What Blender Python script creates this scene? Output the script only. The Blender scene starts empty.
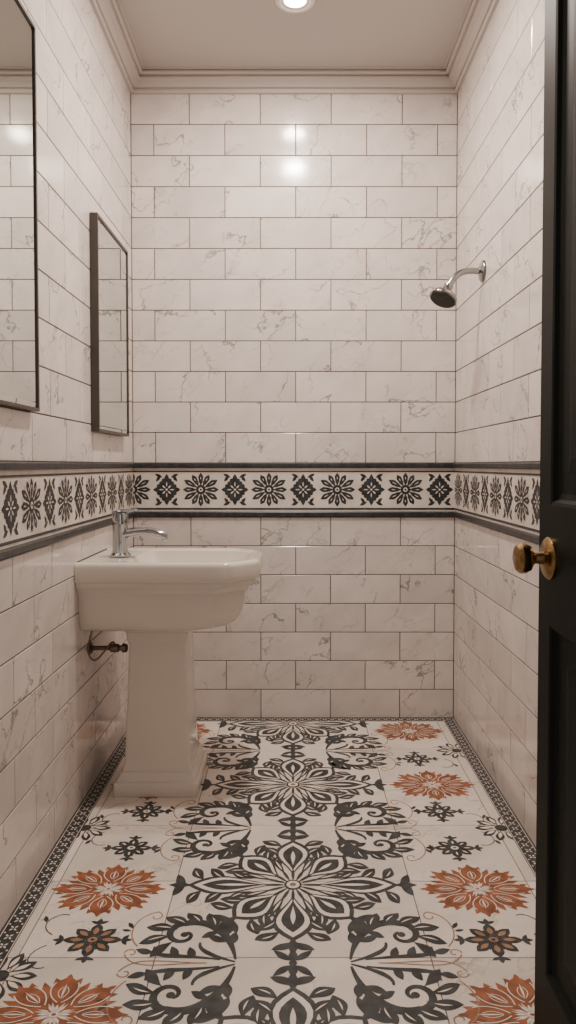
import bpy, math, random
from mathutils import Vector, Matrix
random.seed(11)
S=bpy.context.scene
pi=math.pi
# ------------------------------------------------------------ materials
def mat(name,col,rough=.5,metal=0,bump=0,bscale=60,var=0,vscale=20,spec=.5,emit=None,es=0,coat=0):
    m=bpy.data.materials.new(name); m.use_nodes=True
    nt=m.node_tree; b=nt.nodes['Principled BSDF']
    b.inputs['Base Color'].default_value=(*col,1); b.inputs['Roughness'].default_value=rough
    b.inputs['Metallic'].default_value=metal; b.inputs['Specular IOR Level'].default_value=spec
    b.inputs['Coat Weight'].default_value=coat; b.inputs['Coat Roughness'].default_value=.08
    tc=nt.nodes.new('ShaderNodeTexCoord')
    if var:
        n=nt.nodes.new('ShaderNodeTexNoise'); n.inputs['Scale'].default_value=vscale; n.inputs['Detail'].default_value=5
        nt.links.new(tc.outputs['Object'],n.inputs['Vector'])
        r=nt.nodes.new('ShaderNodeValToRGB')
        r.color_ramp.elements[0].position=.35; r.color_ramp.elements[1].position=.68
        r.color_ramp.elements[0].color=(*[c*(1-var) for c in col],1)
        r.color_ramp.elements[1].color=(*[min(1,c*(1+var)+.02*var) for c in col],1)
        nt.links.new(n.outputs['Fac'],r.inputs['Fac']); nt.links.new(r.outputs['Color'],b.inputs['Base Color'])
    if bump:
        n=nt.nodes.new('ShaderNodeTexNoise'); n.inputs['Scale'].default_value=bscale; n.inputs['Detail'].default_value=4
        nt.links.new(tc.outputs['Object'],n.inputs['Vector'])
        bp=nt.nodes.new('ShaderNodeBump'); bp.inputs['Strength'].default_value=bump; bp.inputs['Distance'].default_value=.003
        nt.links.new(n.outputs['Fac'],bp.inputs['Height']); nt.links.new(bp.outputs['Normal'],b.inputs['Normal'])
    if emit:
        b.inputs['Emission Color'].default_value=(*emit,1); b.inputs['Emission Strength'].default_value=es
    return m

def marble(name,base,vein,rough,vs=2.6,vw=.012,amount=.75,m0=.45,m1=.68,cloud=.86,fine=.45):
    m=bpy.data.materials.new(name); m.use_nodes=True
    nt=m.node_tree; N=nt.nodes; L=nt.links; b=N['Principled BSDF']
    b.inputs['Roughness'].default_value=rough
    tc=N.new('ShaderNodeTexCoord'); at=N.new('ShaderNodeAttribute'); at.attribute_name='tid'
    mul=N.new('ShaderNodeVectorMath'); mul.operation='SCALE'; mul.inputs['Scale'].default_value=23
    L.new(at.outputs['Color'],mul.inputs[0])
    add=N.new('ShaderNodeVectorMath'); add.operation='ADD'
    L.new(tc.outputs['Object'],add.inputs[0]); L.new(mul.outputs[0],add.inputs[1])
    mp=N.new('ShaderNodeMapping'); mp.vector_type='TEXTURE'
    mp.inputs['Rotation'].default_value=(0,-.50,.785); mp.inputs['Scale'].default_value=(2.4,1,1)
    L.new(add.outputs[0],mp.inputs['Vector'])
    def ridge(scale,w,dist):
        n=N.new('ShaderNodeTexNoise'); n.inputs['Scale'].default_value=scale; n.inputs['Detail'].default_value=5
        n.inputs['Roughness'].default_value=.52; n.inputs['Distortion'].default_value=dist
        L.new(mp.outputs[0],n.inputs['Vector'])
        s=N.new('ShaderNodeMath'); s.operation='SUBTRACT'; s.inputs[1].default_value=.5; L.new(n.outputs['Fac'],s.inputs[0])
        a=N.new('ShaderNodeMath'); a.operation='ABSOLUTE'; L.new(s.outputs[0],a.inputs[0])
        r=N.new('ShaderNodeMapRange'); r.interpolation_type='SMOOTHSTEP'
        r.inputs['From Min'].default_value=0; r.inputs['From Max'].default_value=w
        r.inputs['To Min'].default_value=1; r.inputs['To Max'].default_value=0
        L.new(a.outputs[0],r.inputs['Value']); return r
    r1=ridge(vs,vw,.25); r2=ridge(vs*2.1,vw*1.4,.2)
    mk=N.new('ShaderNodeTexNoise'); mk.inputs['Scale'].default_value=6; mk.inputs['Detail'].default_value=2
    L.new(mp.outputs[0],mk.inputs['Vector'])
    mr=N.new('ShaderNodeMapRange'); mr.inputs['From Min'].default_value=m0; mr.inputs['From Max'].default_value=m1
    L.new(mk.outputs['Fac'],mr.inputs['Value'])
    h=N.new('ShaderNodeMath'); h.operation='MULTIPLY'; h.inputs[1].default_value=fine; L.new(r2.outputs[0],h.inputs[0])
    mx=N.new('ShaderNodeMath'); mx.operation='MAXIMUM'; L.new(r1.outputs[0],mx.inputs[0]); L.new(h.outputs[0],mx.inputs[1])
    m2=N.new('ShaderNodeMath'); m2.operation='MULTIPLY'; L.new(mx.outputs[0],m2.inputs[0]); L.new(mr.outputs[0],m2.inputs[1])
    m3=N.new('ShaderNodeMath'); m3.operation='MULTIPLY'; m3.inputs[1].default_value=amount; L.new(m2.outputs[0],m3.inputs[0])
    # cloudy base
    cl=N.new('ShaderNodeTexNoise'); cl.inputs['Scale'].default_value=9; cl.inputs['Detail'].default_value=4
    L.new(mp.outputs[0],cl.inputs['Vector'])
    cr=N.new('ShaderNodeValToRGB'); cr.color_ramp.elements[0].position=.3; cr.color_ramp.elements[1].position=.65
    cr.color_ramp.elements[0].color=(*[c*cloud for c in base],1); cr.color_ramp.elements[1].color=(*base,1)
    L.new(cl.outputs['Fac'],cr.inputs['Fac'])
    mix=N.new('ShaderNodeMix'); mix.data_type='RGBA'
    L.new(m3.outputs[0],mix.inputs[0]); L.new(cr.outputs['Color'],mix.inputs[6]); mix.inputs[7].default_value=(*vein,1)
    # per tile value shift
    sp=N.new('ShaderNodeSeparateColor'); L.new(at.outputs['Color'],sp.inputs[0])
    vr=N.new('ShaderNodeMapRange'); vr.inputs['To Min'].default_value=.90; vr.inputs['To Max'].default_value=1.05
    L.new(sp.outputs[0],vr.inputs['Value'])
    hs=N.new('ShaderNodeHueSaturation'); L.new(mix.outputs[2],hs.inputs['Color']); L.new(vr.outputs[0],hs.inputs['Value'])
    L.new(hs.outputs[0],b.inputs['Base Color'])
    bn=N.new('ShaderNodeTexNoise'); bn.inputs['Scale'].default_value=9; bn.inputs['Detail'].default_value=2
    L.new(add.outputs[0],bn.inputs['Vector'])
    bp=N.new('ShaderNodeBump'); bp.inputs['Strength'].default_value=.08; bp.inputs['Distance'].default_value=.004
    L.new(bn.outputs['Fac'],bp.inputs['Height']); L.new(bp.outputs['Normal'],b.inputs['Normal'])
    return m
M_TILE=marble('marble_wall_tile',(.765,.69,.645),(.16,.145,.14),.14,vs=4.2,vw=.0105,amount=.72,m0=.44,m1=.58,cloud=.86,fine=.35)
M_GROUT=mat('grout',(.125,.098,.085),.9,bump=.3,bscale=200)
M_DARK=mat('dark_glaze',(.024,.027,.029),.38,var=.45,vscale=45)
M_BAND=mat('band_cream',(.74,.665,.60),.3,var=.12,vscale=12)
M_FLOOR=marble('marble_floor_tile',(.87,.775,.69),(.30,.24,.20),.28,vs=4,vw=.009,amount=.6)
M_FGROUT=mat('floor_grout',(.16,.125,.105),.8)
M_CREAM=mat('inlay_cream',(.85,.755,.67),.32,var=.05,vscale=15)
M_GREY=mat('inlay_charcoal',(.034,.038,.040),.42,var=.45,vscale=30)
M_ORANGE=mat('inlay_terracotta',(.30,.098,.040),.42,var=.35,vscale=30)
M_TAN=mat('inlay_tan',(.34,.19,.11),.42,var=.25,vscale=30)
M_PAINT=mat('ceiling_paint',(.48,.445,.42),.8,bump=.05)
M_CROWN=mat('crown_paint',(.55,.50,.465),.5)
M_PLASTER=mat('plaster_paint',(.6,.56,.52),.8,bump=.1)
M_CERAMIC=mat('white_ceramic',(.75,.68,.605),.14,coat=.4)
M_CHROME=mat('chrome',(.42,.44,.46),.10,1)
M_NICKEL=mat('shower_nickel',(.32,.32,.32),.2,1)
M_BLACK=mat('black_rubber',(.02,.02,.02),.45)
M_BRASS=mat('aged_brass',(.36,.235,.10),.27,1,var=.3,vscale=40)
M_VALVE=mat('valve_bronze',(.20,.155,.12),.35,1)
M_GLASS=mat('mirror_glass',(.68,.71,.69),.015,1)
M_FRAME=mat('bronze_frame',(.085,.075,.066),.4,.6)
M_DOOR=mat('door_paint',(.0028,.0058,.0042),.5,bump=.08,bscale=25,spec=.13)
M_LAMP=mat('lamp_lens',(1,1,1),.4,emit=(1,.86,.68),es=24)
M_TRIM=mat('lamp_trim',(.75,.7,.65),.4)

# ------------------------------------------------------------ mesh builder
class MB:
    def __init__(s): s.v=[];s.f=[];s.m=[];s.c=[];s.mats=[]
    def mi(s,m):
        if m not in s.mats: s.mats.append(m)
        return s.mats.index(m)
    def face(s,pts,m,c=(0,0,0)):
        i=len(s.v); s.v+= [tuple(p) for p in pts]; s.f.append(list(range(i,i+len(pts)))); s.m.append(s.mi(m)); s.c.append(c)
    def mesh(s,vs,fs,m,c=(0,0,0)):
        i=len(s.v); s.v+=[tuple(p) for p in vs]
        for f in fs: s.f.append([i+k for k in f]); s.m.append(s.mi(m)); s.c.append(c)
    def box(s,a,b,m):
        x0,y0,z0=a;x1,y1,z1=b
        vs=[(x,y,z) for x in(x0,x1) for y in(y0,y1) for z in(z0,z1)]
        s.mesh(vs,[(0,1,3,2),(4,6,7,5),(0,4,5,1),(2,3,7,6),(0,2,6,4),(1,5,7,3)],m)
    def loft(s,rings,m,cap0=True,cap1=True,closed=True):
        n=len(rings[0]); vs=[p for r in rings for p in r]; fs=[]
        for k in range(len(rings)-1):
            for i in range(n if closed else n-1):
                j=(i+1)%n; fs.append((k*n+i,k*n+j,(k+1)*n+j,(k+1)*n+i))
        if cap0: fs.append(tuple(range(n))[::-1])
        if cap1: fs.append(tuple((len(rings)-1)*n+i for i in range(n)))
        s.mesh(vs,fs,m)
    def lathe(s,origin,axis,prof,m,seg=32):
        ax=Vector(axis).normalized(); u=ax.orthogonal().normalized(); w=ax.cross(u); o=Vector(origin)
        s.loft([[o+ax*h+(u*math.cos(2*pi*i/seg)+w*math.sin(2*pi*i/seg))*r for i in range(seg)] for r,h in prof],m)
    def tube(s,pts,rad,m,seg=16,flat=1):
        pts=[Vector(p) for p in pts]; rings=[]; up=None
        for i,p in enumerate(pts):
            t=(pts[min(i+1,len(pts)-1)]-pts[max(i-1,0)]).normalized()
            if up is None: up=t.orthogonal().normalized() if abs(t.z)>.9 else Vector((0,0,1))
            up=(up-t*up.dot(t)).normalized(); sd=t.cross(up)
            r=rad[i] if isinstance(rad,(list,tuple)) else rad
            rings.append([p+up*math.cos(2*pi*k/seg)*r*flat+sd*math.sin(2*pi*k/seg)*r for k in range(seg)])
        s.loft(rings,m)
    def build(s,name,smooth=False,parent=None,angle=35,bevel=0,fixn=True):
        me=bpy.data.meshes.new(name); me.from_pydata(s.v,[],s.f)
        for m in s.mats: me.materials.append(m)
        me.polygons.foreach_set('material_index',s.m)
        ca=me.color_attributes.new('tid','FLOAT_COLOR','CORNER'); d=[]
        for f,c in zip(s.f,s.c): d+= [*c,1]*len(f)
        ca.data.foreach_set('color',d)
        me.update()
        if fixn:
            import bmesh
            bm=bmesh.new(); bm.from_mesh(me); bmesh.ops.recalc_face_normals(bm,faces=bm.faces); bm.to_mesh(me); bm.free()
        ob=bpy.data.objects.new(name,me); S.collection.objects.link(ob)
        if bevel:
            bv=ob.modifiers.new('b','BEVEL'); bv.width=bevel; bv.segments=3; bv.limit_method='ANGLE'; bv.angle_limit=math.radians(40)
        if smooth:
            me.polygons.foreach_set('use_smooth',[True]*len(me.polygons))
            es=ob.modifiers.new('e','EDGE_SPLIT'); es.split_angle=math.radians(angle)
        if parent: ob.parent=parent
        return ob
def empty(name,loc):
    e=bpy.data.objects.new(name,None); e.empty_display_size=.1; e.location=loc; S.collection.objects.link(e); return e
def bez(p0,p1,p2,p3,n=14):
    out=[]
    for i in range(n+1):
        t=i/n; q=1-t
        out.append(tuple(q**3*a+3*q*q*t*b+3*q*t*t*c+t**3*d for a,b,c,d in zip(p0,p1,p2,p3)))
    return out

# ------------------------------------------------------------ 2D inlay drawing
class Inlay:
    def __init__(s,mb,P,rect): s.mb=mb;s.P=P;s.rect=rect;s.k=0;s.tf=None
    def clip(s,pts):
        u0,u1,v0,v1=s.rect
        for ax,val,sg in((0,u0,1),(0,u1,-1),(1,v0,1),(1,v1,-1)):
            out=[]
            for i in range(len(pts)):
                a=pts[i];b=pts[(i+1)%len(pts)]
                da=(a[ax]-val)*sg; db=(b[ax]-val)*sg
                if da>=0: out.append(a)
                if (da>=0)!=(db>=0):
                    t=da/(da-db); out.append((a[0]+(b[0]-a[0])*t,a[1]+(b[1]-a[1])*t))
            pts=out
            if len(pts)<3: return None
        return pts
    def poly(s,pts,m,lay=0):
        if s.tf: pts=[s.tf(*p) for p in pts]
        p=s.clip(pts)
        if not p: return
        s.k+=1; n=.0004+lay*.0003+(s.k%60)*.000003
        s.mb.face([s.P(u,v,n) for u,v in p],m,(.5,.5,.5))
    def disc(s,c,r,m,lay=0,ry=None,n=20):
        ry=ry or r; s.poly([(c[0]+r*math.cos(2*pi*i/n),c[1]+ry*math.sin(2*pi*i/n)) for i in range(n)],m,lay)
    def petal(s,c,a,r0,r1,w,m,lay=0,p=1.0,n=9,bend=0):
        ca,sa=math.cos(a),math.sin(a); L=[];R=[]
        for i in range(n+1):
            t=i/n; h=w*math.sin(pi*t**p); r=r0+(r1-r0)*t; b=bend*t*t
            L.append((r,h+b)); R.append((r,-h+b))
        pts=L+R[-2:0:-1]
        s.poly([(c[0]+x*ca-y*sa,c[1]+x*sa+y*ca) for x,y in pts],m,lay)
    def ribbon(s,pts,wf,m,lay=0):
        n=len(pts);L=[];R=[]
        for i,p in enumerate(pts):
            a=pts[max(i-1,0)];b=pts[min(i+1,n-1)]
            dx,dy=b[0]-a[0],b[1]-a[1]; l=math.hypot(dx,dy) or 1
            w=wf(i/(n-1)) if callable(wf) else wf
            L.append((p[0]-dy/l*w/2,p[1]+dx/l*w/2)); R.append((p[0]+dy/l*w/2,p[1]-dx/l*w/2))
        for i in range(n-1): s.poly([L[i],L[i+1],R[i+1],R[i]],m,lay)

# ------------------------------------------------------------ room constants
XL,XR,YB,ZC=-.7265,.736,3.44,2.897
YF=.62
ZB0,ZB1,ZT=.9235,1.169,2.822
PU=.318
def tile(mb,P,u0,u1,v0,v1,m,g=.0020,t=.0025,ch=.0013):
    u0+=g;u1-=g;v0+=g;v1-=g
    if u1-u0<.006 or v1-v0<.006: return
    c=(random.random(),random.random(),random.random())
    o=[(u0,v0),(u1,v0),(u1,v1),(u0,v1)]; i=[(u0+ch,v0+ch),(u1-ch,v0+ch),(u1-ch,v1-ch),(u0+ch,v1-ch)]
    vs=[P(u,v,-t) for u,v in o]+[P(u,v,-ch*.7) for u,v in o]+[P(u,v,0) for u,v in i]
    fs=[(8,9,10,11)]
    for k in range(4):
        j=(k+1)%4; fs+=[(k,j,4+j,4+k),(4+k,4+j,8+j,8+k)]
    mb.mesh(vs,fs,m,c)
def band(mb,P,u0,u1,c0):
    D=Inlay(mb,P,(u0,u1,ZB0+.024,ZB1-.020))
    mb.face([P(u0,ZB0,-.0002),P(u1,ZB0,-.0002),P(u1,ZB1,-.0002),P(u0,ZB1,-.0002)],M_BAND,(.5,.5,.5))
    def strip(a,b,m,th):
        vs=[P(u,v,n) for u in(u0,u1) for v,n in((a,-.002),(a,th*.6),(a+(b-a)*.2,th),(b-(b-a)*.2,th),(b,th*.6),(b,-.002))]
        mb.mesh(vs,[(k,k+1,7+k,6+k) for k in range(5)]+[(0,6,11,5),(5,4,3,2,1,0),(6,7,8,9,10,11)],m,(.5,.5,.5))
    strip(ZB1-.022,ZB1,M_DARK,.011); strip(ZB0,ZB0+.026,M_DARK,.011)
    strip(ZB1-.041,ZB1-.035,M_DARK,.002); strip(ZB0+.034,ZB0+.042,M_DARK,.002)
    zc=(ZB0+ZB1)/2+.002
    k0=int((u0-c0)/.155)-2; k1=int((u1-c0)/.155)+2
    for k in range(k0,k1):
        c=(c0+k*.155,zc)
        if k%2==0: # scalloped diamond rosette
            D.poly([(c[0]-.048,zc),(c[0],zc-.056),(c[0]+.048,zc),(c[0],zc+.056)],M_DARK,0)
            for q in range(4): D.petal(c,q*pi/2,.025,.072 if q%2 else .062,.011,M_DARK,0)
            for sx in(1,-1):
                for sy in(1,-1):
                    for t in(.28,.5,.72):
                        D.disc((c[0]+sx*.050*t,zc+sy*.058*(1-t)),.0095,M_DARK,0,n=10)
            for q in range(4): D.petal(c,q*pi/2+pi/4,.008,.028,.0035,M_BAND,1)
            for q in range(4): D.petal(c,q*pi/2,.014,.036,.0028,M_BAND,1)
            D.disc(c,.005,M_BAND,2)
            for sx in(1,-1):
                for sy in(1,-1):
                    o=(c[0]+sx*.030,zc+sy*.060)
                    D.petal(o,math.atan2(sy*.5,sx),-.012,.026,.0070,M_DARK,0)
                    D.petal(o,math.atan2(-sy,sx*.8),-.004,.030,.0070,M_DARK,0)
        else: # sunburst : bold tapering rays around a small ring
            for q in range(12):
                a=q*pi/6
                l=(.082,.088,.078,.077,.078,.088)[q%6]
                D.petal(c,a,.014,l,.0128,M_DARK,0,p=1.35)
                D.petal(c,a,.044,l-.018,.0018,M_BAND,2,p=1.3)
                D.petal(c,a+pi/12,.028,.084,.0036,M_BAND,1,p=1.4)
            D.disc(c,.022,M_DARK,0); D.disc(c,.010,M_BAND,2); D.disc(c,.005,M_DARK,3)
def tiled_wall(name,P,u0,u1,off,c0,slab):
    mb=MB(); mb.box(*slab,M_GROUT)
    rows=[]; h=(ZT-ZB1)/12
    for r in range(12): rows.append((ZT-(r+1)*h,ZT-r*h,r))
    h2=ZB0/7
    for r in range(7): rows.append((ZB0-(r+1)*h2,ZB0-r*h2,r+12))
    for v0,v1,r in rows:
        o=off+(PU/2 if r%2 else 0)
        k=math.floor((u0-o)/PU)
        while o+k*PU<u1:
            a=max(u0,o+k*PU); b=min(u1,o+(k+1)*PU); tile(mb,P,a,b,v0,v1,M_TILE); k+=1
    band(mb,P,u0,u1,c0)
    return mb.build(name,fixn=False)
g=.0022
tiled_wall('wall_back',lambda u,v,n:(u,YB-n,v),XL,XR,-.1468,.046,((XL-.1,YB+g,-.02),(XR+.1,YB+.12,ZC)))
tiled_wall('wall_left',lambda u,v,n:(XL+n,u,v),YF,YB,.06,.10,((XL-.12,YF,-.02),(XL-g,YB+g,ZC)))
tiled_wall('wall_right',lambda u,v,n:(XR-n,u,v),YF,YB,.16,.12,((XR+g,YF,-.02),(XR+.12,YB+g,ZC)))
DX0,DX1,DH=-.37,.528,2.24
mb=MB()
mb.box((XL-.12,YF-.12,-.02),(DX0,YF,ZC),M_PLASTER); mb.box((DX1,YF-.12,-.02),(XR+.12,YF,ZC),M_PLASTER)
mb.box((DX0,YF-.12,DH),(DX1,YF,ZC),M_PLASTER); mb.build('wall_front')
mb=MB()
for y0,y1 in((YF-.135,YF-.12),(YF,YF+.012)):
    mb.box((DX0-.07,y0,0),(DX0,y1,DH+.07),M_DOOR); mb.box((DX1,y0,0),(DX1+.07,y1,DH+.07),M_DOOR); mb.box((DX0,y0,DH),(DX1,y1,DH+.07),M_DOOR)
mb.build('trim_1',bevel=.003)
mb=MB(); mb.box((XL-.12,YF-.12,ZC),(XR+.12,YB+.12,ZC+.08),M_PAINT); mb.build('ceiling')
# crown moulding : stepped profile swept around the room
prof=[(0,-.080),(.012,-.080),(.016,-.076),(.016,-.068),(.009,-.066),(.009,-.060),(.020,-.058),(.026,-.050),(.034,-.042),(.046,-.036),(.052,-.035),(.052,-.028),(.044,-.027),(.044,-.021),(.060,-.020),(.066,-.016),(.067,-.010),(.058,-.009),(.058,-.004),(.078,-.004),(.078,0),(0,0)]
mb=MB()
cor=[(XL,YF,1,1),(XL,YB,1,-1),(XR,YB,-1,-1),(XR,YF,-1,1)]
rings=[[(x+sx*d,y+sy*d,ZC+z) for d,z in prof] for x,y,sx,sy in cor]; rings.append(rings[0])
mb.loft(rings,M_CROWN,False,False); mb.build('trim_2')

# ------------------------------------------------------------ floor
mb=MB(); mb.box((XL-.12,-.7,-.1),(XR+.12,YB+.12,-g),M_FGROUT)
Pf=lambda u,v,n:(u,v,n)
FS=.325
ys=YB-.05; j=0
while ys-j*FS>YF-.8:
    b=ys-j*FS; a=b-FS
    edges=[XL]+[x for x in(-.65,-.325,0,.325,.65)]+[XR]
    for e0,e1 in zip(edges,edges[1:]): tile(mb,Pf,e0,e1,max(a,-.7),b,M_FLOOR,g=.0013,t=.002,ch=.0008)
    j+=1
tile(mb,Pf,XL,XR,ys,YB,M_FLOOR,g=.0007)
BW=.053
D=Inlay(mb,Pf,(XL+BW,XR-BW,YF,YB-BW*.9))
def lerpw(w0,w1,w2=None):
    def f(t):
        if w2 is None: return w0+(w1-w0)*t
        return w0+(w1-w0)*t*2 if t<.5 else w1+(w2-w1)*(t*2-1)
    return f
def medallion(c):
    cx,cy=c
    for k in range(8):
        a=k*pi/4; L={0:.315,2:.265}.get(k%4,.235); w={0:.046,2:.054}.get(k%4,.053)
        D.petal(c,a,.045,L*.93,w,M_GREY,0,p=1.5)
        D.petal(c,a,.055,L*.87,w*.80,M_CREAM,1,p=1.5)
        D.petal(c,a,.07,L*.80,w*.56,M_GREY,2,p=1.5)
        D.petal(c,a,.10,L*.68,w*.12,M_CREAM,3,p=1.3)
        for sg in(1,-1):
            for rr,ll,da,ww in((.42,.085,.40,.014),(.62,.095,.62,.018),(.82,.085,.85,.018)):
                bx,by=cx+L*rr*math.cos(a),cy+L*rr*math.sin(a)
                ox,oy=-math.sin(a)*sg*w*.80,math.cos(a)*sg*w*.80
                D.petal((bx+ox,by+oy),a+sg*da,-.018,ll*.64,ww,M_GREY,0,p=1.4,bend=sg*.016)
                D.petal((bx+ox,by+oy),a+sg*da,.006,ll*.46,.0022,M_CREAM,1,bend=sg*.008)
        tx,ty=cx+L*.95*math.cos(a),cy+L*.95*math.sin(a)
        D.petal((tx,ty),a,-.02,.045,.012,M_GREY,0)
        for sg in(1,-1): D.petal((tx,ty),a+sg*.8,-.012,.056,.0135,M_GREY,0,p=1.3,bend=sg*.018)
    for k in range(8):
        a=k*pi/4+pi/8
        D.petal(c,a,.05,.155,.010,M_GREY,2,p=1.5)
        D.petal(c,a,.08,.135,.0028,M_CREAM,3)
    for k in range(16): D.petal(c,k*pi/8,.020,.085,.0046,M_GREY,3)
    D.disc(c,.024,M_GREY,3); D.disc(c,.018,M_CREAM,4); D.disc(c,.009,M_TAN,5); 
def scroll(yc,sx,sy):
    T=lambda x,y:(sx*x,yc+sy*y)
    A=lambda a:math.atan2(sy*math.sin(a),sx*math.cos(a))
    sg=sx*sy
    D.ribbon(bez(T(.135,.012),T(.15,.10),T(.20,.175),T(.275,.150),14),lerpw(.006,.026,.023),M_GREY,0)
    hc=(.268,.106)
    pts=[T(hc[0]+(.046-.037*t/20)*math.cos(1.45-t/20*5.6),hc[1]+(.046-.037*t/20)*math.sin(1.45-t/20*5.6)) for t in range(21)]
    D.ribbon(pts,lerpw(.022,.013,.008),M_GREY,0); D.disc(T(*hc),.010,M_GREY,0)
    for (x,y,a,l,w,b) in((.150,.070,2.0,.046,.012,-.012),(.165,.105,1.8,.056,.016,-.016),(.195,.140,1.5,.056,.018,-.018),(.235,.155,1.15,.052,.017,-.018),(.270,.150,.75,.060,.018,-.018),
                         (.300,.130,.35,.066,.018,-.018),(.312,.098,-.15,.066,.017,-.018),(.302,.070,-.7,.060,.015,-.014),
                         (.165,.080,.2,.048,.012,.012),(.19,.115,-.3,.040,.011,-.01)):
        D.petal(T(x,y),A(a),-.014,l,w,M_GREY,0,p=1.35,bend=b*sg)
    for (x,y,a,l) in((.300,.130,.35,.045),(.312,.098,-.15,.045),(.270,.150,.75,.042),(.235,.155,1.15,.036),(.195,.140,1.5,.038)):
        D.petal(T(x,y),A(a),.004,l,.0022,M_CREAM,1,bend=-.009*sg)
    D.ribbon(bez(T(.135,.004),T(.19,.025),T(.23,.045),T(.225,.075),12),lerpw(.005,.014,.006),M_GREY,0)
    D.ribbon(bez(T(.17,.012),T(.26,.030),T(.33,.018),T(.355,.050),12),lerpw(.005,.016,.005),M_GREY,0)
    for (x,y,a) in((.235,.022,1.0),(.275,.026,.9),(.315,.028,.8),(.34,.038,.1)): D.petal(T(x,y),A(a),-.008,.038,.011,M_GREY,0,bend=.008*sg)
    # fine tan filigree
    D.ribbon(bez(T(.20,.0),T(.30,.0),T(.37,-.03),T(.40,.03),14),.0036,M_TAN,0)
    pts=[T(.385+(.017-.013*t/14)*math.cos(.1+t/14*5),.035+(.017-.013*t/14)*math.sin(.1+t/14*5)) for t in range(15)]
    D.ribbon(pts,.0036,M_TAN,0)
    D.ribbon(bez(T(.375,.06),T(.42,.11),T(.40,.19),T(.345,.20),14),.0034,M_TAN,0)
    pts=[T(.352+(.020-.015*t/14)*math.cos(1.6+t/14*5),.180+(.020-.015*t/14)*math.sin(1.6+t/14*5)) for t in range(15)]
    D.ribbon(pts,.0034,M_TAN,0)
    D.petal(T(.40,.13),A(1.0),0,.03,.006,M_GREY,0); D.petal(T(.402,.12),A(.2),0,.026,.005,M_GREY,0)
MY=[1.42,2.07,2.72,3.36]
for y in MY: medallion((0,y))
for yc in(1.095,1.745,2.395,3.045):
    for sx in(1,-1):
        for sy in(1,-1): scroll(yc,sx,sy)
    for sy in(1,-1):
        D.petal((0,yc),sy*pi/2,.0,.050,.011,M_GREY,0)
        for sg in(1,-1): D.petal((0,yc+sy*.008),sy*pi/2+sg*1.05,0,.060,.0105,M_GREY,0,bend=-.01*sg)
    D.disc((0,yc),.010,M_GREY,0)
def orange(c,R=.15,ky=.80):
    D.tf=lambda u,v:(u,c[1]+(v-c[1])*ky)
    for k in range(8):
        a=k*pi/4; q=R*(1.0 if k%2==0 else .97)
        D.petal(c,a,.01,q,.033,M_ORANGE,0,p=1.45)
        D.petal((c[0]+R*.9*math.cos(a),c[1]+R*.9*math.sin(a)),a,-.01,.024,.007,M_ORANGE,0)
        for sg in(1,-1):
            b=(c[0]+R*.55*math.cos(a),c[1]+R*.55*math.sin(a))
            D.petal(b,a+sg*.62,-.02,R*.44,.013,M_ORANGE,0,p=1.3,bend=-sg*.010)
        D.petal(c,a+pi/8,.03,R*.90,.012,M_ORANGE,0,p=1.2)
    for k in range(8):
        a=k*pi/4
        D.petal(c,a,.060,R*.78,.0026,M_CREAM,2)
        for sg in(1,-1):
            P2=lambda r,d:(c[0]+r*math.cos(a+sg*d),c[1]+r*math.sin(a+sg*d))
            D.ribbon(bez(P2(.045,.10),P2(.07,.38),P2(.10,.38),P2(.125,.20),8),.0030,M_CREAM,2)
            D.ribbon(bez(P2(.06,.02),P2(.08,.16),P2(.09,.16),P2(.105,.04),8),.002,M_CREAM,2)
    for k in range(12): D.petal(c,k*pi/6,.012,.036,.0034,M_CREAM,2)
    D.disc(c,.010,M_CREAM,2); D.disc(c,.005,M_ORANGE,3)
    D.tf=None
def small(c,R=.078,tan=False):
    D.tf=lambda u,v:(u,c[1]+(v-c[1])*.88)
    for k in range(8):
        a=k*pi/4
        D.petal(c,a,.012,R*(.95 if k%2==0 else .9),.015,M_GREY,0,p=1.3)
        D.petal(c,a+pi/8,.012,R*.6,.008,M_GREY,0)
        if tan: D.petal(c,a,.022,R*.72,.0075,M_TAN,2)
        else: D.petal(c,a,.026,R*.7,.003,M_CREAM,2)
        if k%2==0:
            b=(c[0]+R*.95*math.cos(a),c[1]+R*.95*math.sin(a))
            D.petal(b,a,-.006,.024,.007,M_GREY,0)
            for sg in(1,-1): D.petal(b,a+sg*1.1,-.006,.026,.006,M_GREY,0)
    D.disc(c,.017,M_GREY,1); D.disc(c,.012,M_TAN if tan else M_CREAM,2); D.disc(c,.005,M_GREY,3)
    D.tf=None
for sx in(1,-1):
    X=.505*sx
    for y in(1.58,2.05,2.72,3.27): orange((X,y))
    orange((X,1.15))
    small((X*.97,1.83),tan=True)
    small((X*.97,1.36),.07)
    for y in(2.27,2.51,2.96): small((X*.97,y),.068)
    for y in(1.70,2.395,3.045):
        c=(sx*.665,y)
        for k in range(10):
            D.petal(c,k*pi/5,.02,.085,.014,M_GREY,0,p=1.3); D.petal(c,k*pi/5,.03,.07,.006,M_CREAM,2)
        D.disc(c,.02,M_GREY,1)
    for y in(1.83,2.39,2.98):
        for s in(1,-1):
            D.ribbon(bez((X+sx*.09,y+s*.02),(X+sx*.15,y+s*.06),(X+sx*.10,y+s*.12),(X+sx*.07,y+s*.1),12),.003,M_GREY,0)
            D.petal((X+sx*.12,y+s*.07),s*1.2 if sx>0 else pi-s*1.2,0,.03,.006,M_GREY,0)
D.rect=(XL,XR,YF,YB)
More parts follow.
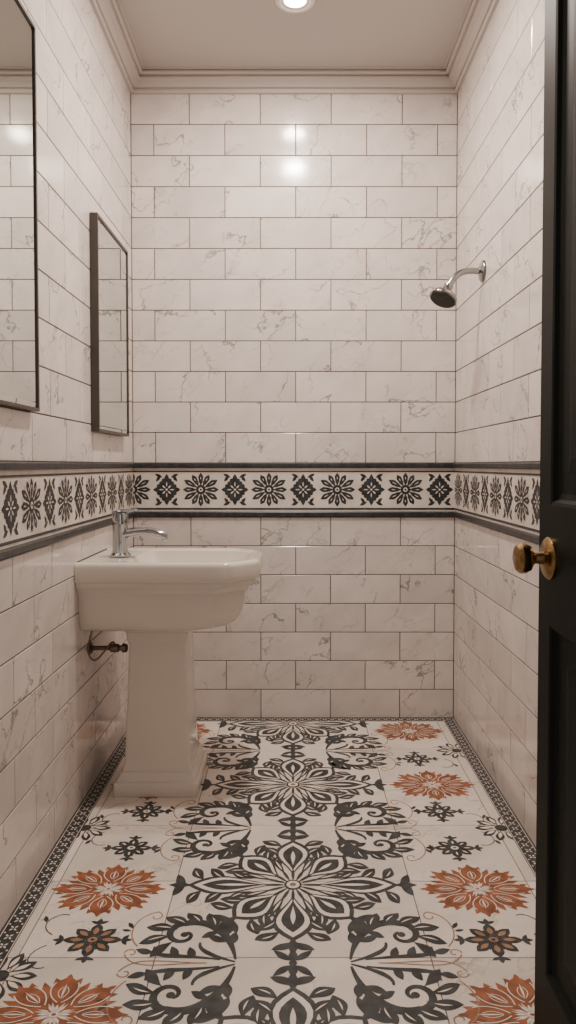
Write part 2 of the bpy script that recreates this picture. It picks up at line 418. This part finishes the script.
def bstrip(u0,u1,v0,v1,horiz):
    D.poly([(u0,v0),(u1,v0),(u1,v1),(u0,v1)],M_GREY,0)
    L=(u1-u0) if horiz else (v1-v0); n=int(L/.034); W=(v1-v0) if horiz else (u1-u0)
    for i in range(n):
        t=(i+.5)*L/n
        c=(u0+t,(v0+v1)/2) if horiz else ((u0+u1)/2,v0+t)
        a0=0 if horiz else pi/2
        for q in range(4): D.petal(c,a0+q*pi/2+pi/4,.002,.0130,.0026,M_CREAM,2,n=4)
        for s in(1,-1):
            d=(c[0]+.017,c[1]+s*W*.30) if horiz else (c[0]+s*W*.30,c[1]+.017)
            D.disc(d,.0028,M_CREAM,2,n=8)
    for q in(.07,.93):
        if horiz: D.poly([(u0,v0+W*q-.0010),(u1,v0+W*q-.0010),(u1,v0+W*q+.0010),(u0,v0+W*q+.0010)],M_CREAM,1)
        else: D.poly([(u0+W*q-.0010,v0),(u0+W*q+.0010,v0),(u0+W*q+.0010,v1),(u0+W*q-.0010,v1)],M_CREAM,1)
bstrip(XL+.002,XL+BW,YF,YB,False); bstrip(XR-BW,XR-.002,YF,YB,False); bstrip(XL+BW,XR-BW,YB-BW*.9,YB-.002,True)
mb.build('floor',fixn=False)

# ------------------------------------------------------------ sink
def fillet(cs,rs,k=7):
    out=[];n=len(cs)
    for i in range(n):
        p=Vector(cs[i]);a=(Vector(cs[i-1])-p);b=(Vector(cs[(i+1)%n])-p)
        r=rs[i] if isinstance(rs,(list,tuple)) else rs
        r=min(r,a.length*.45,b.length*.45); A=p+a.normalized()*r;B=p+b.normalized()*r
        for j in range(k+1):
            t=j/k; q=A*(1-t)**2+p*2*t*(1-t)+B*t*t; out.append((q.x,q.y))
    return out
Y0,Y1=2.51,2.985
DZ=-.018
def sk(z,ir,iy,r=.015,x0=XL+.0006):
    a,b=-.205-ir,-.114-ir
    c=[(x0,Y0+iy),(a,Y0+iy),(b,Y0+iy*.9+.10),(b,Y1-iy*.9-.10),(a,Y1-iy),(x0,Y1-iy)]
    return [(x,y,z+DZ) for x,y in fillet(c,[.002,r*2,r*2,r*2,r*2,.002])]
def bowl(z,i,r=.06,x0=-.57):
    a,b=-.228-i,-.155-i
    c=[(x0+i,Y0+.045+i),(a,Y0+.045+i),(b,Y0+.125+i),(b,Y1-.125-i),(a,Y1-.045-i),(x0+i,Y1-.045-i)]
    return [(x,y,z+DZ) for x,y in fillet(c,r)]
R=[sk(.604,.165,.120,.02),sk(.606,.135,.092,.02),sk(.612,.110,.076,.02),sk(.624,.092,.064,.018),sk(.643,.077,.056,.016),sk(.668,.065,.050),sk(.698,.058,.047),sk(.722,.055,.045),sk(.733,.054,.044),
   sk(.734,.045,.036),sk(.744,.045,.036),sk(.746,.043,.034),sk(.756,.038,.030),sk(.763,.029,.023),sk(.767,.024,.019),sk(.769,.0235,.0185),sk(.770,.015,.012),sk(.783,.015,.012),sk(.784,.010,.008),
   sk(.789,.004,.003),sk(.795,.0005,.0005),sk(.802,0,0),sk(.836,0,0),sk(.844,.0015,.0015),sk(.849,.005,.005),sk(.852,.010,.010),sk(.853,.014,.014),
   sk(.853,.022,.022),sk(.850,.028,.030),
   bowl(.849,-.006),bowl(.845,0),bowl(.82,.008),bowl(.77,.03,.08),bowl(.735,.07,.09),bowl(.722,.12,.09)]
sink=empty('pedestal_sink',(-.476,2.74,0))
def child(mb,name,par,**k):
    o=mb.build(name,**k); o.parent=par; o.matrix_parent_inverse=Matrix.Translation(-par.location); return o
mb=MB(); mb.loft(R,M_CERAMIC); mb.lathe((-.40,2.73,.722+DZ),(0,0,1),[(.022,0),(.022,.003),(.012,.004)],M_CHROME)
child(mb,'basin',sink,smooth=True,angle=32)
def sq(z,h,cx=-.480,cy=2.765,r=.008): return [(x,y,z) for x,y in fillet([(cx-h,cy-h),(cx+h,cy-h),(cx+h,cy+h),(cx-h,cy+h)],r,4)]
mb=MB()
mb.loft([sq(0,.147),sq(.004,.149),sq(.044,.149),sq(.048,.146),sq(.049,.139),sq(.057,.138),sq(.070,.130),sq(.080,.128),sq(.081,.122),sq(.090,.121),sq(.104,.117),sq(.125,.1145),sq(.30,.107),sq(.535,.100),sq(.536,.105),sq(.555,.107),sq(.57,.109),sq(.58,.120),sq(.612,.124)],M_CERAMIC)
child(mb,'pedestal',sink,smooth=True,angle=38)
mb=MB()
mb.lathe((XL+.001,2.70,.505),(1,0,0),[(.022,0),(.022,.004),(.012,.010),(.008,.012),(.008,.075)],M_VALVE)
mb.lathe((XL+.072,2.70,.505),(1,0,0),[(.011,0),(.015,.003),(.015,.030),(.010,.033),(.010,.042),(.016,.044),(.016,.058),(.010,.062)],M_VALVE)
child(mb,'supply_valve',sink,smooth=True,angle=40)
mb=MB(); mb.tube(bez((XL+.088,2.70,.516),(XL+.088,2.66,.58),(XL+.03,2.64,.40),(XL+.012,2.62,.52),20)+[(XL+.03,2.63,.60)],.0032,M_VALVE,10)
child(mb,'supply_hose',sink,smooth=True,angle=80)
# faucet
fx,fy,fz=-.618,2.71,.8525+DZ
fa=empty('basin_faucet',(fx,fy,fz))
mb=MB()
mb.lathe((fx,fy,fz),(0,0,1),[(.037,0),(.037,.005),(.032,.010),(.028,.014),(.0275,.112),(.029,.115),(.029,.121),(.028,.125),(.028,.148),(.025,.155),(.010,.157)],M_CHROME)
child(mb,'body',fa,smooth=True,angle=40)
mb=MB(); mb.tube(bez((fx+.010,fy,fz+.078),(fx+.06,fy,fz+.092),(fx+.12,fy,fz+.094),(fx+.165,fy,fz+.070),14),[.025]*3+[.024-.0004*i for i in range(12)],M_CHROME,flat=.72)
mb.lathe((fx+.156,fy,fz+.073),(.15,0,-1),[(.012,0),(.012,.016),(.010,.018)],M_CHROME,20)
child(mb,'spout',fa,smooth=True,angle=50)
mb=MB(); mb.tube([(fx-.026,fy,fz+.154),(fx,fy,fz+.160),(fx+.03,fy,fz+.162),(fx+.055,fy,fz+.166),(fx+.062,fy,fz+.167)],[.016,.022,.017,.012,.007],M_CHROME,flat=.38)
child(mb,'lever',fa,smooth=True,angle=60)

# ------------------------------------------------------------ mirrors
def mirror(y0,y1,z0,z1,w=.010,d=.030):
    mb=MB(); x0,x1=XL+.001,XL+d
    mb.box((x0,y0,z0),(x1,y0+w,z1),M_FRAME); mb.box((x0,y1-w,z0),(x1,y1,z1),M_FRAME)
    mb.box((x0,y0+w,z0),(x1,y1-w,z0+w),M_FRAME); mb.box((x0,y0+w,z1-w),(x1,y1-w,z1),M_FRAME)
    xg=x1-.004; b=.014
    a=[(y0+w,z0+w),(y1-w,z0+w),(y1-w,z1-w),(y0+w,z1-w)]; c=[(y0+w+b,z0+w+b),(y1-w-b,z0+w+b),(y1-w-b,z1-w-b),(y0+w+b,z1-w-b)]
    mb.mesh([(xg-.0012,*p) for p in a]+[(xg,*p) for p in c],[(4,5,6,7)]+[(k,(k+1)%4,4+(k+1)%4,4+k) for k in range(4)],M_GLASS)
    mb.mesh([(x0+.002,*p) for p in a],[(0,1,2,3)],M_FRAME)
    return mb.build('wall_mirror',fixn=False)
mirror(1.22,2.12,1.308,2.357,w=.009,d=.024)
mirror(2.735,3.23,1.281,2.06,w=.010,d=.030)

# ------------------------------------------------------------ shower
sh=empty('wall_shower_head',(XR-.08,2.955,1.90))
sy,sz=2.955,1.908
mb=MB(); mb.lathe((XR-.0005,sy,sz),(-1,0,0),[(.042,0),(.042,.005),(.036,.011),(.018,.017),(.012,.02)],M_NICKEL)
arm=bez((XR-.01,sy,sz),(XR-.075,sy-.005,sz+.004),(XR-.105,sy-.01,sz-.0),(XR-.142,sy-.02,sz-.068),18)
mb.tube(arm,.0125,M_NICKEL,16)
child(mb,'arm',sh,smooth=True,angle=50)
mb=MB(); e=Vector(arm[-1]); ax=Vector((-.40,-.30,-.86)).normalized()
mb.lathe(e-ax*.014,ax,[(.012,0),(.018,.004),(.018,.018),(.015,.022),(.020,.030),(.038,.045),(.050,.052),(.054,.058),(.054,.068),(.050,.071)],M_NICKEL)
mb.lathe(e+ax*.0575,ax,[(.048,0),(.048,.0015),(.01,.002)],M_BLACK)
u=ax.orthogonal().normalized(); w=ax.cross(u)
for rr,n in((.013,6),(.026,12),(.040,18)):
    for i in range(n):
        p=e+ax*.059+u*rr*math.cos(2*pi*i/n)+w*rr*math.sin(2*pi*i/n)
        mb.lathe(p,ax,[(.002,0),(.0015,.002)],M_NICKEL,6)
child(mb,'head',sh,smooth=True,angle=40)

# ------------------------------------------------------------ door
dr=empty('door_1',(.505,1.07,0))
xa,xb,ya,yb=.483,.523,.645,1.50
mb=MB()
st=.062
def panel_door():
    zs=[.008,.185,.86,1.085,2.10,2.22]
    mb.box((xa,ya,.008),(xb,ya+st,2.22),M_DOOR); mb.box((xa,yb-st,.008),(xb,yb,2.22),M_DOOR)
    for a,b in((zs[0],zs[1]),(zs[2],zs[3]),(zs[4],zs[5])): mb.box((xa,ya+st,a),(xb,yb-st,b),M_DOOR)
    for a,b in((zs[1],zs[2]),(zs[3],zs[4])):
        for s,xf in((1,xa),(-1,xb)):
            o=[(ya+st,a),(yb-st,a),(yb-st,b),(ya+st,b)]
            def ins(d,n): return [(xf+s*n,y+(d if y<1.05 else -d),z+(d if z==a else -d)) for y,z in o]
            mb.loft([ins(0,.0),ins(.006,.002),ins(.012,.009),ins(.022,.012),ins(.06,.012),ins(.085,.006)],M_DOOR,False,True)
panel_door()
child(mb,'leaf',dr,fixn=False)
mb=MB()
kz=.985; ky=yb-.062
for s,xf in((-1,xa),(1,xb)):
    mb.lathe((xf,ky,kz),(s,0,0),[(.040,0),(.040,.004),(.036,.008),(.022,.011),(.012,.014),(.0105,.028),(.013,.032),(.024,.038),(.029,.048),(.029,.056),(.024,.063),(.012,.067)],M_BRASS)
mb.box((xa+.008,yb,kz-.05),(xb-.008,yb+.0015,kz+.05),M_BRASS)
child(mb,'knob',dr,smooth=True,angle=35)
mb=MB()
for z in(.25,1.15,1.98): mb.lathe((xb-.0,ya-.008,z-.045),(0,0,1),[(.007,0),(.007,.09)],M_BRASS,12)
child(mb,'hinges',dr,smooth=True)

# ------------------------------------------------------------ lights
def lamp(x,y,power):
    e=empty('recessed_ceiling_light',(x,y,ZC))
    mb=MB(); mb.lathe((x,y,ZC-.0005),(0,0,-1),[(.052,0),(.072,.0),(.074,.004),(.070,.008),(.058,.009),(.052,.004)],M_TRIM)
    child(mb,'trim_ring',e,smooth=True,angle=40)
    mb=MB(); mb.lathe((x,y,ZC-.001),(0,0,-1),[(.054,0),(.054,.003),(.03,.004)],M_LAMP)
    child(mb,'lens',e)
    l=bpy.data.lights.new('downlight','AREA'); l.shape='DISK'; l.size=.10; l.energy=power; l.color=(1,.87,.765)
    o=bpy.data.objects.new('downlight',l); S.collection.objects.link(o); o.location=(x,y,ZC-.014); o.parent=e
    o.matrix_parent_inverse=Matrix.Translation(-e.location)
lamp(.008,2.89,11); lamp(.008,2.44,30)
w=bpy.data.worlds.new('World'); S.world=w; w.use_nodes=True
w.node_tree.nodes['Background'].inputs[0].default_value=(1,.92,.87,1); w.node_tree.nodes['Background'].inputs[1].default_value=.72

# ------------------------------------------------------------ camera
cd=bpy.data.cameras.new('Camera'); co=bpy.data.objects.new('Camera',cd); S.collection.objects.link(co); S.camera=co
co.location=(0,.033,1.16); co.rotation_euler=(pi/2-math.radians(1.8),0,0)
cd.sensor_fit='VERTICAL'; cd.sensor_height=24; cd.lens=750/1024*24
cd.shift_x=-5/1024; cd.shift_y=-23.4/1024; cd.clip_start=.05
